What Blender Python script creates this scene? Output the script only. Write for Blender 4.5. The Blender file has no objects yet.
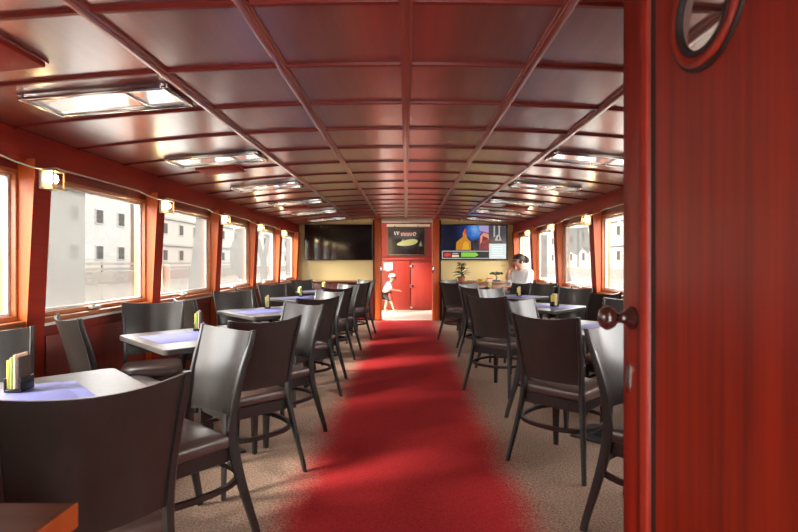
import bpy, bmesh, math, random
from mathutils import Vector, Matrix, Quaternion
random.seed(7)
S = bpy.context.scene
COL = S.collection
PI = math.pi

# ------------------------------------------------------------------ materials
def new_mat(name):
    m = bpy.data.materials.new(name); m.use_nodes = True
    nt = m.node_tree
    return m, nt, nt.nodes, nt.links, nt.nodes['Principled BSDF']

def plain(name, col, rough=.5, metal=0., coat=0., spec=.5, coat_rough=.1):
    m, nt, N, L, b = new_mat(name)
    b.inputs['Base Color'].default_value = (*col, 1)
    b.inputs['Roughness'].default_value = rough
    b.inputs['Metallic'].default_value = metal
    b.inputs['Coat Weight'].default_value = coat
    b.inputs['Coat Roughness'].default_value = coat_rough
    b.inputs['Specular IOR Level'].default_value = spec
    tc = N.new('ShaderNodeTexCoord'); n = N.new('ShaderNodeTexNoise'); n.inputs['Scale'].default_value = 35
    mr = N.new('ShaderNodeMapRange'); mr.inputs['To Min'].default_value = max(0, rough-.05); mr.inputs['To Max'].default_value = min(1, rough+.05)
    L.new(tc.outputs['Object'], n.inputs['Vector']); L.new(n.outputs['Fac'], mr.inputs['Value']); L.new(mr.outputs['Result'], b.inputs['Roughness'])
    return m

def wood(name, c1, c2, axis='Z', rough=.3, coat=.4, coat_rough=.12, scale=14, stretch=.06, spec=.5, bump=.02):
    """grain streaks running along one axis"""
    m, nt, N, L, b = new_mat(name)
    tc = N.new('ShaderNodeTexCoord'); mp = N.new('ShaderNodeMapping')
    s = [1, 1, 1]; s['XYZ'.index(axis)] = stretch
    mp.inputs['Scale'].default_value = s
    n = N.new('ShaderNodeTexNoise'); n.inputs['Scale'].default_value = scale; n.inputs['Detail'].default_value = 6; n.inputs['Roughness'].default_value = .6
    n2 = N.new('ShaderNodeTexNoise'); n2.inputs['Scale'].default_value = scale*5; n2.inputs['Detail'].default_value = 3
    mix = N.new('ShaderNodeMath'); mix.operation = 'MULTIPLY_ADD'; mix.inputs[1].default_value = .35
    r = N.new('ShaderNodeValToRGB'); r.color_ramp.elements[0].position = .45; r.color_ramp.elements[1].position = .85
    r.color_ramp.elements[0].color = (*c1, 1); r.color_ramp.elements[1].color = (*c2, 1)
    L.new(tc.outputs['Object'], mp.inputs['Vector']); L.new(mp.outputs['Vector'], n.inputs['Vector']); L.new(mp.outputs['Vector'], n2.inputs['Vector'])
    L.new(n2.outputs['Fac'], mix.inputs[0]); L.new(n.outputs['Fac'], mix.inputs[2]); L.new(mix.outputs[0], r.inputs['Fac'])
    L.new(r.outputs['Color'], b.inputs['Base Color'])
    b.inputs['Roughness'].default_value = rough; b.inputs['Coat Weight'].default_value = coat; b.inputs['Coat Roughness'].default_value = coat_rough
    b.inputs['Specular IOR Level'].default_value = spec
    if bump:
        bp = N.new('ShaderNodeBump'); bp.inputs['Strength'].default_value = bump; bp.inputs['Distance'].default_value = .01
        L.new(n.outputs['Fac'], bp.inputs['Height']); L.new(bp.outputs['Normal'], b.inputs['Normal'])
    return m

def emit(name, col, strength):
    m, nt, N, L, b = new_mat(name)
    b.inputs['Base Color'].default_value = (.01, .01, .01, 1)
    b.inputs['Emission Color'].default_value = (*col, 1); b.inputs['Emission Strength'].default_value = strength
    b.inputs['Roughness'].default_value = .2
    return m

def carpet_nodes(N, L, cols, scale=160):
    tc = N.new('ShaderNodeTexCoord')
    n = N.new('ShaderNodeTexNoise'); n.inputs['Scale'].default_value = scale; n.inputs['Detail'].default_value = 4; n.inputs['Roughness'].default_value = .7
    r = N.new('ShaderNodeValToRGB'); r.color_ramp.elements[0].position = .36; r.color_ramp.elements[1].position = .64
    r.color_ramp.elements[0].color = (*cols[0], 1); r.color_ramp.elements[1].color = (*cols[1], 1)
    L.new(tc.outputs['Object'], n.inputs['Vector']); L.new(n.outputs['Fac'], r.inputs['Fac'])
    return tc, n, r

BEIGE = ((.15, .092, .066), (.40, .275, .205))
def carpet(name):
    m, nt, N, L, b = new_mat(name)
    tc, n, r = carpet_nodes(N, L, BEIGE, 95)
    L.new(r.outputs['Color'], b.inputs['Base Color']); b.inputs['Roughness'].default_value = .95; b.inputs['Specular IOR Level'].default_value = .1
    bp = N.new('ShaderNodeBump'); bp.inputs['Strength'].default_value = .6; bp.inputs['Distance'].default_value = .01
    L.new(n.outputs['Fac'], bp.inputs['Height']); L.new(bp.outputs['Normal'], b.inputs['Normal'])
    return m

def runner_mat(name, half):
    """red pile in the middle, worn back to the beige carpet at the long edges"""
    m, nt, N, L, b = new_mat(name)
    tc, n, r = carpet_nodes(N, L, BEIGE, 95)
    r2 = N.new('ShaderNodeValToRGB'); r2.color_ramp.elements[0].position = .3; r2.color_ramp.elements[1].position = .7
    r2.color_ramp.elements[0].color = (.27, .012, .016, 1); r2.color_ramp.elements[1].color = (.46, .032, .033, 1)
    L.new(n.outputs['Fac'], r2.inputs['Fac'])
    sp = N.new('ShaderNodeSeparateXYZ'); L.new(tc.outputs['Object'], sp.inputs[0])
    ab = N.new('ShaderNodeMath'); ab.operation = 'ABSOLUTE'; L.new(sp.outputs['X'], ab.inputs[0])
    n3 = N.new('ShaderNodeTexNoise'); n3.inputs['Scale'].default_value = 3.0; n3.inputs['Detail'].default_value = 3; L.new(tc.outputs['Object'], n3.inputs['Vector'])
    ad = N.new('ShaderNodeMath'); ad.operation = 'MULTIPLY_ADD'; ad.inputs[1].default_value = .16; L.new(n3.outputs['Fac'], ad.inputs[0]); L.new(ab.outputs[0], ad.inputs[2])
    ad2 = N.new('ShaderNodeMath'); ad2.operation = 'MULTIPLY_ADD'; ad2.inputs[1].default_value = .22; L.new(n.outputs['Fac'], ad2.inputs[0]); L.new(ad.outputs[0], ad2.inputs[2])
    mr = N.new('ShaderNodeMapRange'); mr.interpolation_type = 'SMOOTHSTEP'
    mr.inputs['From Min'].default_value = half-.12; mr.inputs['From Max'].default_value = half+.16
    L.new(ad2.outputs[0], mr.inputs['Value'])
    mx = N.new('ShaderNodeMix'); mx.data_type = 'RGBA'
    L.new(mr.outputs['Result'], mx.inputs['Factor']); L.new(r2.outputs['Color'], mx.inputs['A']); L.new(r.outputs['Color'], mx.inputs['B'])
    L.new(mx.outputs['Result'], b.inputs['Base Color']); b.inputs['Roughness'].default_value = .95; b.inputs['Specular IOR Level'].default_value = .1
    bp = N.new('ShaderNodeBump'); bp.inputs['Strength'].default_value = .5; bp.inputs['Distance'].default_value = .008
    L.new(n.outputs['Fac'], bp.inputs['Height']); L.new(bp.outputs['Normal'], b.inputs['Normal'])
    return m

def glass_mat(name, tint=(1, 1, 1), refl=.06):
    m = bpy.data.materials.new(name); m.use_nodes = True; nt = m.node_tree; N = nt.nodes; L = nt.links; N.clear()
    o = N.new('ShaderNodeOutputMaterial'); t = N.new('ShaderNodeBsdfTransparent'); g = N.new('ShaderNodeBsdfGlossy'); mx = N.new('ShaderNodeMixShader')
    t.inputs['Color'].default_value = (*tint, 1); g.inputs['Roughness'].default_value = .02; mx.inputs[0].default_value = refl
    L.new(t.outputs[0], mx.inputs[1]); L.new(g.outputs[0], mx.inputs[2]); L.new(mx.outputs[0], o.inputs['Surface'])
    return m

def film_mat(name):
    m = bpy.data.materials.new(name); m.use_nodes = True; nt = m.node_tree; N = nt.nodes; L = nt.links; N.clear()
    o = N.new('ShaderNodeOutputMaterial'); t = N.new('ShaderNodeBsdfTransparent'); g = N.new('ShaderNodeBsdfTranslucent'); mx = N.new('ShaderNodeMixShader')
    g.inputs['Color'].default_value = (.078, .076, .072, 1); t.inputs['Color'].default_value = (.9, .9, .88, 1); mx.inputs[0].default_value = .80
    L.new(t.outputs[0], mx.inputs[1]); L.new(g.outputs[0], mx.inputs[2]); L.new(mx.outputs[0], o.inputs['Surface'])
    return m

M = {}
M['ceil'] = wood('mahogany_ceiling', (.15, .016, .010), (.25, .034, .020), 'Y', rough=.34, coat=1.0, coat_rough=.22, scale=7, spec=.8)
M['ceil'].node_tree.nodes['Principled BSDF'].inputs['Coat IOR'].default_value = 2.4
M['rib'] = wood('mahogany_rib', (.13, .009, .005), (.19, .014, .008), 'X', rough=.5, coat=.1, spec=.3)
M['rail'] = wood('mahogany_rail', (.20, .035, .022), (.30, .055, .036), 'Y', rough=.30, coat=1.0, coat_rough=.2)
M['rail'].node_tree.nodes['Principled BSDF'].inputs['Coat IOR'].default_value = 1.9
M['wall'] = wood('mahogany_wall', (.14, .010, .005), (.24, .020, .010), 'Z', rough=.4, coat=.25)
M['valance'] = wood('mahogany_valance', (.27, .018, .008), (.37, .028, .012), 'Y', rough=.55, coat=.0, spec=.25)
M['pillar'] = wood('mahogany_pillar', (.42, .070, .011), (.56, .115, .020), 'Z', rough=.45, coat=.1, spec=.35)
M['frame'] = wood('varnished_window_wood', (.36, .11, .032), (.50, .17, .055), 'Y', rough=.35, coat=.3)
M['door'] = wood('mahogany_door', (.115, .006, .002), (.29, .017, .004), 'Z', rough=.36, coat=.08, coat_rough=.16, spec=.3, scale=22, stretch=.03)
M['doordark'] = plain('dark_groove', (.012, .004, .003), .6)
M['reddoor'] = wood('red_end_door', (.20, .014, .008), (.27, .022, .012), 'Z', rough=.45, coat=.1)
M['counter'] = wood('brown_counter_wood', (.09, .030, .015), (.16, .055, .028), 'X', rough=.35, coat=.3)
M['ledge'] = wood('brown_ledge_wood', (.22, .09, .04), (.32, .14, .065), 'X', rough=.4, coat=.2)
M['carpet'] = carpet('speckled_carpet')
M['runner'] = runner_mat('red_runner', .75)
M['cream'] = plain('cream_paint', (.76, .60, .28), .7)
M['white'] = plain('white_paint', (.78, .76, .72), .4)
M['offwhite'] = plain('pale_plastic', (.62, .58, .50), .4)
M['tile'] = plain('pale_floor_vinyl', (.50, .44, .37), .45)
M['chair'] = wood('dark_stained_chair_wood', (.013, .0105, .009), (.023, .019, .016), 'Z', rough=.36, coat=.45, coat_rough=.24, scale=20)
M['chairleg'] = wood('dark_chair_frame_wood', (.013, .011, .010), (.022, .019, .017), 'Z', rough=.36, coat=.4, coat_rough=.2, scale=20)
M['vinyl'] = plain('brown_vinyl', (.085, .050, .042), .36, coat=.15)
M['table'] = plain('dark_laminate', (.060, .054, .050), .36, coat=.0, spec=.3)
M['tableedge'] = plain('table_edge', (.035, .032, .03), .4)
M['iron'] = plain('black_iron', (.022, .021, .021), .42, spec=.5)
M['blue'] = plain('blue_paper', (.155, .165, .40), .6, spec=.3)
M['chrome'] = plain('chrome', (.55, .54, .52), .2, metal=1)
M['brass'] = plain('aged_brass', (.70, .52, .25), .3, metal=1)
M['mirror'] = plain('polished_cover', (.80, .79, .77), .10, metal=.85)
_b = M['mirror'].node_tree.nodes['Principled BSDF']; _b.inputs['Emission Color'].default_value = (1, .90, .78, 1); _b.inputs['Emission Strength'].default_value = .12
M['black'] = plain('black_plastic', (.010, .010, .011), .22)
M['screenoff'] = plain('black_glass', (.004, .004, .005), .09, spec=.6)
M['glass'] = glass_mat('window_glass')
M['porthole'] = glass_mat('porthole_glass', (.95, .93, .9), .08)
M['film'] = film_mat('frosted_film')
M['bulb'] = emit('lit_bulb', (1.0, .72, .36), 26)
M['knob'] = wood('dark_knob_wood', (.025, .006, .005), (.05, .012, .009), 'X', rough=.22, coat=.7)
M['skin'] = plain('skin', (.48, .25, .16), .5)
M['hair'] = plain('dark_brown_hair', (.035, .02, .014), .5)
M['shirt'] = plain('white_cotton', (.80, .80, .80), .8)
M['navy'] = plain('navy_cloth', (.02, .035, .11), .8)
M['darkcloth'] = plain('dark_cloth', (.02, .015, .015), .85)
M['redcloth'] = plain('red_cloth', (.5, .05, .035), .85)
M['leaf'] = plain('dark_leaf', (.012, .022, .012), .5)
M['pot'] = plain('terracotta', (.30, .10, .055), .7)
M['yellow'] = plain('yellow_card', (.75, .62, .12), .5)
M['green'] = plain('green_card', (.30, .50, .10), .5)
M['peach'] = plain('peach_paper', (.80, .52, .36), .6)
M['tealdark'] = plain('dark_teal_card', (.02, .07, .10), .4)
M['browncard'] = plain('brown_card', (.06, .035, .022), .5)
M['facade'] = plain('pale_render', (.15, .146, .138), .9)
M['facade2'] = plain('cream_render', (.15, .138, .12), .9)
M['facade3'] = plain('grey_render', (.11, .108, .103), .9)
M['roof'] = plain('roof_tile', (.20, .13, .11), .9)
M['dkglass'] = plain('dark_window_glass', (.03, .028, .026), .9, spec=.1)
M['stone'] = plain('quay_stone', (.09, .08, .07), .9)
M['water'] = plain('river_water', (.10, .09, .075), .15)
M['post'] = plain('weathered_post', (.20, .12, .09), .85)

# ------------------------------------------------------------------ mesh builder
class MB:
    def __init__(s):
        s.bm = bmesh.new(); s.mats = []
    def mi(s, m):
        if m is None: return 0
        if m not in s.mats: s.mats.append(m)
        return s.mats.index(m)
    def _fin(s, vs, fs, mat, mtx):
        if mtx is not None:
            for v in vs: v.co = mtx @ v.co
        i = s.mi(mat)
        for f in fs: f.material_index = i
    def box(s, a, b, bevel=0, mat=None, mtx=None, seg=2):
        tb = bmesh.new()
        x0, y0, z0 = a; x1, y1, z1 = b
        bmesh.ops.create_cube(tb, size=1)
        for v in tb.verts:
            v.co = Vector(((x0+x1)/2+v.co.x*(x1-x0), (y0+y1)/2+v.co.y*(y1-y0), (z0+z1)/2+v.co.z*(z1-z0)))
        if bevel:
            bmesh.ops.bevel(tb, geom=list(tb.edges), offset=bevel, segments=seg, profile=.5, affect='EDGES', clamp_overlap=True)
        return s.merge(tb, mat, mtx)
    def merge(s, tb, mat=None, mtx=None):
        vm = {}
        for v in tb.verts: vm[v] = s.bm.verts.new(mtx @ v.co if mtx is not None else v.co)
        i = s.mi(mat)
        for f in tb.faces:
            try:
                nf = s.bm.faces.new([vm[v] for v in f.verts]); nf.material_index = i
            except ValueError: pass
        tb.free(); return s
    def loft(s, secs, mat=None, cap=True, closed=True, mtx=None):
        """secs: list of rings of points of the same length"""
        vs = [[s.bm.verts.new(mtx @ Vector(p) if mtx is not None else Vector(p)) for p in ring] for ring in secs]
        i = s.mi(mat); n = len(secs[0])
        for a, b in zip(vs, vs[1:]):
            for k in range(n if closed else n-1):
                f = s.bm.faces.new((a[k], a[(k+1) % n], b[(k+1) % n], b[k])); f.material_index = i
        if cap:
            f = s.bm.faces.new(list(reversed(vs[0]))); f.material_index = i
            f = s.bm.faces.new(vs[-1]); f.material_index = i
        return s
    def tube(s, pts, r, n=8, mat=None, rect=None, mtx=None, up=(0, 0, 1)):
        """round tube (r number or list), or rect=(list of (half width, half depth)) using x as width axis"""
        pts = [Vector(p) for p in pts]; rings = []
        for k, p in enumerate(pts):
            t = (pts[min(k+1, len(pts)-1)] - pts[max(k-1, 0)]).normalized()
            u = Vector(up)
            if abs(t.dot(u)) > .95: u = Vector((0, 1, 0)) if abs(t.y) < .95 else Vector((1, 0, 0))
            a = t.cross(u).normalized(); b = a.cross(t).normalized()
            if rect is not None:
                hw, hd = rect[k] if isinstance(rect, list) else rect
                q = .35
                ring = []
                for sx, sy in ((1, 1), (-1, 1), (-1, -1), (1, -1)):
                    ring.append(p + a*sx*hw*(1-q*0) * 1.0 + b*sy*hd) 
                rings.append(ring)
            else:
                rr = r[k] if isinstance(r, (list, tuple)) else r
                rings.append([p + a*math.cos(2*PI*j/n)*rr + b*math.sin(2*PI*j/n)*rr for j in range(n)])
        return s.loft(rings, mat, mtx=mtx)
    def lathe(s, prof, n=24, mat=None, mtx=None):
        return s.loft([[(r*math.cos(2*PI*j/n), r*math.sin(2*PI*j/n), z) for j in range(n)] for r, z in prof], mat, mtx=mtx)
    def poly(s, pts, depth, mat=None, mtx=None):
        """outline extruded along -y (xz outline) : pts are (x,z)"""
        return s.loft([[(x, 0, z) for x, z in pts], [(x, depth, z) for x, z in pts]], mat, mtx=mtx)
    def sphere(s, c, r, mat=None, sc=(1, 1, 1), seg=14, mtx=None):
        tb = bmesh.new(); bmesh.ops.create_uvsphere(tb, u_segments=seg, v_segments=max(6, seg*2//3), radius=r)
        for v in tb.verts: v.co = Vector(c) + Vector((v.co.x*sc[0], v.co.y*sc[1], v.co.z*sc[2]))
        return s.merge(tb, mat, mtx)
    def build(s, name, mat=None, parent=None, smooth=35, loc=None):
        bmesh.ops.recalc_face_normals(s.bm, faces=list(s.bm.faces))
        me = bpy.data.meshes.new(name); s.bm.to_mesh(me); s.bm.free()
        if s.mats: 
            for m in s.mats: me.materials.append(m)
        else: me.materials.append(mat)
        if smooth:
            for p in me.polygons: p.use_smooth = True
            me.set_sharp_from_angle(angle=math.radians(smooth))
        o = bpy.data.objects.new(name, me); COL.objects.link(o)
        if parent: o.parent = parent
        if loc: o.location = loc
        return o

def tag(o, label=None, cat=None, group=None, kind=None):
    if label: o['label'] = label
    if cat: o['category'] = cat
    if group: o['group'] = group
    if kind: o['kind'] = kind
    return o
def thing(name, label, cat, loc=(0, 0, 0), rz=0, group=None):
    o = bpy.data.objects.new(name, None); COL.objects.link(o); o.location = loc; o.rotation_euler = (0, 0, rz)
    o.empty_display_size = .1
    return tag(o, label, cat, group)
def struct(o):
    o['kind'] = 'structure'; return o
TRIM = [0]
def trim(mb, mat, smooth=35):
    TRIM[0] += 1
    return struct(mb.build('trim_%d' % TRIM[0], mat, smooth=smooth))
def copy_tree(o, parent=None):
    c = o.copy(); COL.objects.link(c)
    if parent: c.parent = parent
    for ch in list(o.children): copy_tree(ch, c)
    return c

# ------------------------------------------------------------------ room
HW = 2.25          # half width at window wall
Y0, Y1 = -1.2, 10.3
EYE = 1.2
def cz(x): return 2.10 - .115*(x/2)**2

b = MB(); b.box((-2.4, Y0-.1, -.08), (2.4, Y1+.1, 0)); struct(b.build('floor', M['carpet'], smooth=0))
b = MB(); b.box((-.9, Y1+.1, -.08), (.9, 12.6, 0)); tag(b.build('floor_vestibule', M['tile'], smooth=0), kind='structure')
b = MB()
nx, ny = 8, 40
b.loft([[(x, .28+(Y1-.03-.28)*k/ny, z) for x, z in ((-.73, .0005), (-.725, .002), (-.4, .0025), (0, .0025), (.4, .0025), (.725, .002), (.73, .0005))] for k in range(ny+1)])
tag(b.build('carpet_runner', M['runner']), 'red carpet runner with worn soft edges down the middle aisle', 'carpet')

# ceiling: cambered panel
b = MB()
xs = [-2.3+4.6*k/24 for k in range(25)]
ring = [(x, cz(x)) for x in xs]+[(x, cz(x)+.06) for x in reversed(xs)]
b.loft([[(x, y, z) for x, z in ring] for y in (Y0-.1, Y1+.1)])
struct(b.build('ceiling', M['ceil'], smooth=40))
b = MB(); b.box((-.9, Y1+.1, 2.2), (.9, 12.6, 2.26)); struct(b.build('ceiling_vestibule', M['white'], smooth=0))

# long rails on the ceiling
for x in (-1.66, -1.10, -.56, 0, .56, 1.10, 1.66):
    if abs(x) > 1.5: continue
    b = MB(); z = cz(x); w = .024
    b.box((x-w, Y0, z-.014), (x+w, Y1-.005, z+.004), bevel=.003); b.box((x-w*.62, Y0, z-.021), (x+w*.62, Y1-.005, z-.012), bevel=.003)
    if x == 0:
        for sx in (-1, 1): b.box((sx*.019-.005, Y0, z-.027), (sx*.019+.005, Y1-.005, z-.018), bevel=.002)
    trim(b, M['rail'])
# cross ribs
k = 0
ys = []
y = 2.26-.545*6
while y < Y1-.1:
    if y > Y0: ys.append(y)
    y += .545
for y in ys:
    b = MB(); xr = [-2.21+4.42*k/24 for k in range(25)]
    b.loft([[(x, y-.011, cz(x)+.002), (x, y-.009, cz(x)-.013), (x, y+.009, cz(x)-.013), (x, y+.011, cz(x)+.002)] for x in xr])
    trim(b, M['rib'])

PIL = [.10, 1.52, 2.97, 4.40, 5.83, 7.25, 8.65, 10.08]
SILL, HEAD = .86, 1.735
for side, nm in ((-1, 'left'), (1, 'right')):
    sx = lambda x: side*x
    def bx(b, x0, x1, y0, y1, z0, z1, bevel=0, mat=None):
        a, c = sorted((side*x0, side*x1)); b.box((a, y0, z0), (c, y1, z1), bevel=bevel, mat=mat)
    # lower and upper wall around the openings
    b = MB()
    bx(b, HW, HW+.10, Y0-.1, Y1+.1, -.05, SILL)
    bx(b, HW, HW+.10, Y0-.1, Y1+.1, HEAD, 2.06)
    bx(b, HW, HW+.10, Y0-.1, PIL[0]+.06, SILL, HEAD)
    for p in PIL[1:]: bx(b, HW, HW+.10, p-.06, min(p+.06, Y1+.1), SILL, HEAD)
    bx(b, HW, HW+.10, PIL[-1]+.05, Y1+.1, SILL, HEAD)
    # raised panels on the lower wall
    for p, q in zip(PIL, PIL[1:]):
        bx(b, HW-.012, HW+.001, p+.14, q-.14, .14, .74, bevel=.006)
    struct(b.build('wall_'+nm, M['wall']))
    b = MB(); bx(b, HW-.02, HW+.001, Y0, Y1, 0, .09, bevel=.006); struct(b.build('baseboard_'+nm, M['wall']))
    # valance board under the ceiling
    b = MB(); bx(b, HW-.05, HW+.001, Y0, Y1, 1.785, 1.975, bevel=.006); trim(b, M['valance'])
    b = MB(); bx(b, HW-.06, HW+.001, Y0, Y1, 1.955, 1.985, bevel=.008); trim(b, M['rib'])
    # sill ledge with its pale lower strip
    b = MB(); bx(b, HW-.045, HW+.06, Y0, Y1, SILL-.035, SILL-.002, bevel=.006); trim(b, M['frame'])
    b = MB(); bx(b, HW-.03, HW+.001, Y0, Y1, SILL-.055, SILL-.036, bevel=.003); trim(b, M['white'])
    # pillars: knees deeper at the top than at the sill
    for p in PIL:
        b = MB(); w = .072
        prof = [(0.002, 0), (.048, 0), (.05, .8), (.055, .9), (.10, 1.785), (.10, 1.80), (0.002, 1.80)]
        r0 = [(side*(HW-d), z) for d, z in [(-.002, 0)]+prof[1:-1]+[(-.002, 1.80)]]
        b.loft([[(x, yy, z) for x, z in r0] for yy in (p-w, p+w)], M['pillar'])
        i2 = b.mi(M['valance'])      # shade painted into the aisle-side faces by a darker red wood colour
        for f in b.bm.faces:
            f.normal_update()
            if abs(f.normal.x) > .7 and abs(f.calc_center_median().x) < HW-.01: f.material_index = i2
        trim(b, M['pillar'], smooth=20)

WN = [0]
films = {('left', 2): 'rect', ('left', 3): 'slant', ('left', 4): 'curve', ('left', 5): 'fork', ('left', 6): 'strip',
         ('right', 4): 'blob', ('right', 5): 'strip', ('right', 3): 'rect'}
def win(side, nm, i, y0, y1):
    WN[0] += 1
    x = side*(HW+.045)
    def bx(b, x0, x1, ya, yb, z0, z1, bevel=.004):
        a, c = sorted((x+side*x0, x+side*x1)); b.box((a, ya, z0), (c, yb, z1), bevel=bevel)
    b = MB(); t = .028
    bx(b, -.045, .05, y0, y0+t, SILL, HEAD); bx(b, -.045, .05, y1-t, y1, SILL, HEAD)
    bx(b, -.045, .05, y0+t, y1-t, SILL, SILL+t); bx(b, -.045, .05, y0+t, y1-t, HEAD-t, HEAD)
    fr = b.build('window_%d' % WN[0], M['frame']); struct(fr)
    a0, a1, c0, c1 = y0+t, y1-t, SILL+t, HEAD-t
    b = MB(); u = .018
    bx(b, -.012, .014, a0, a0+u, c0, c1, .003); bx(b, -.012, .014, a1-u, a1, c0, c1, .003)
    bx(b, -.012, .014, a0+u, a1-u, c0, c0+u, .003); bx(b, -.012, .014, a0+u, a1-u, c1-u, c1, .003)
    b.build('inner_frame', M['white'], fr)
    b = MB(); bx(b, -.003, .003, a0+u, a1-u, c0+u, c1-u, 0); b.build('pane', M['glass'], fr, smooth=0)
    f = films.get((nm, i))
    g0, g1, h0, h1 = a0+u, a1-u, c0+u, c1-u; W = g1-g0; H = h1-h0
    if f == 'rect': out = [(0, 0), (.40, 0), (.40, 1), (0, 1)]
    elif f == 'slant': out = [(.60, 0), (1, 0), (1, 1), (.78, 1)]
    elif f == 'curve': out = [(1, .05), (1, 1), (.62, .93)]+[(.46+.30*(abs(k/8-.5)*2)**2.2, .88-.8*k/8) for k in range(1, 9)]
    elif f == 'fork': out = [(.4, 0), (.75, 0), (.72, .45), (.95, .95), (.7, .95), (.55, .55), (.40, .85), (.18, .80), (.42, .4)]
    elif f == 'strip': out = [(.62, .05), (.95, .05), (.95, .95), (.62, .95)]
    elif f == 'blob': out = [(.15, .6), (.30, .5), (.45, .62), (.6, .48), (.85, .55), (.95, .3), (.8, .05), (1, 0), (1, 1), (.3, .93), (.25, .8)]
    else: out = None
    if out:
        b = MB()
        b.bm.faces.new([b.bm.verts.new((x-side*.008, g0+W*u_, h0+H*v_)) for u_, v_ in out])      # adhesive film on the pane
        b.build('frosted_film', M['film'], fr, smooth=0)
    b = MB(); ym = y0+.42*(y1-y0)
    bx(b, -.085, -.045, ym-.05, ym+.05, SILL+.008, SILL+.03, .005); bx(b, -.085, -.065, ym-.045, ym-.015, SILL+.03, SILL+.055, .005)
    b.build('latch', M['offwhite'], fr)
for side, nm in ((-1, 'left'), (1, 'right')):
    for i, (p, q) in enumerate(zip(PIL, PIL[1:])):
        win(side, nm, i, p+.06, q-.06 if i < 6 else q-.05)

# near bulkheads
b = MB(); b.box((-2.4, Y0-.1, -.05), (-.5, Y0, 2.15)); b.box((.5, Y0-.1, -.05), (2.4, Y0, 2.15)); b.box((-.5, Y0-.1, 1.95), (.5, Y0, 2.15))
struct(b.build('wall_near', M['wall'], smooth=0))     # unseen doorway, added to let fill daylight in from behind the viewer
b = MB(); b.box((.50, .20, 0), (2.26, .26, 2.08)); struct(b.build('wall_partition', M['wall'], smooth=0))

# far wall: two cream panels either side of the opening
b = MB()
b.box((-2.4, Y1, 0), (-.60, Y1+.1, 2.12)); b.box((.64, Y1, 0), (2.4, Y1+.1, 2.12)); b.box((-.62, Y1, 2.08), (.66, Y1+.1, 2.14))
struct(b.build('wall_far', M['cream'], smooth=0))
b = MB(); b.box((-2.24, Y1-.02, 0), (-.66, Y1+.01, .80), bevel=.004); trim(b, M['wall'])
b = MB(); b.box((.70, Y1-.02, 0), (2.24, Y1+.01, .80), bevel=.004); trim(b, M['wall'])
for x0, x1 in ((-.66, -.50), (.54, .70)):
    b = MB(); b.box((x0, Y1-.06, 0), (x1, Y1+.14, 2.10), bevel=.03, seg=4); trim(b, M['pillar'])
    b = MB(); xx = x0-.015 if x0 < 0 else x1-.005
    b.box((xx, Y1-.075, 0), (xx+.02, Y1-.02, 2.06), bevel=.004); trim(b, M['doordark'])
b = MB(); b.box((-.51, Y1-.04, 2.02), (.55, Y1+.10, 2.075), bevel=.008); trim(b, M['offwhite'])
b = MB(); b.box((-.50, Y1-.02, -.005), (.54, Y1+.14, .012), bevel=.004); trim(b, M['offwhite'])
# vestibule shell
b = MB(); b.box((-.86, Y1+.1, 0), (-.80, 10.75, 2.2)); b.box((-.86, 12.25, 0), (-.80, 12.5, 2.2)); b.box((-.86, 10.75, 2.0), (-.80, 12.25, 2.2)); struct(b.build('wall_vestibule_left', M['reddoor'], smooth=0))
b = MB(); b.box((.74, Y1+.1, 0), (.80, 12.5, 2.2)); struct(b.build('wall_vestibule_right', M['reddoor'], smooth=0))
b = MB(); b.box((-.85, 12.5, -.02), (.85, 12.6, 2.25)); struct(b.build('wall_vestibule_end', M['reddoor'], smooth=0))
# end door leaf and cupboard door
d = struct(MB().box((-.60, 12.46, .01), (.10, 12.5, 1.24), bevel=.006).build('door_1', M['reddoor']))
MB().tube([(-.50, 12.455, .98), (-.50, 12.42, .98), (-.40, 12.42, .98)], .012, mat=M['chrome']).build('door_handle', M['chrome'], d)
d = struct(MB().box((.13, 12.455, .03), (.68, 12.5, 1.17), bevel=.008).build('door_2', M['reddoor']))
for z in (1.10, .60, .07):
    MB().box((.10, 12.435, z-.03), (.17, 12.458, z+.03), bevel=.005).build('hinge', M['chrome'], d)
b = MB(); b.box((-.85, 12.44, 1.25), (.85, 12.5, 1.30), bevel=.006); trim(b, M['reddoor'])
b = MB(); b.box((-.48, 12.44, 2.08), (.60, 12.5, 2.14), bevel=.006); trim(b, M['offwhite'])
# vestibule ceiling lamp
t = thing('dome_lamp', 'small lit dome lamp on the ceiling behind the aisle opening', 'lamp', (.1, 11.4, 2.2))
MB().lathe([(.10, -.001), (.10, -.02), (.09, -.025)], mat=M['chrome']).build('rim', M['chrome'], t)
MB().lathe([(.088, -.02), (.08, -.05), (.05, -.07), (.01, -.078)], mat=M['x'] if 'x' in M else emit('lamp_glow', (1, .85, .6), 12)).build('diffuser', None, t)

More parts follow.
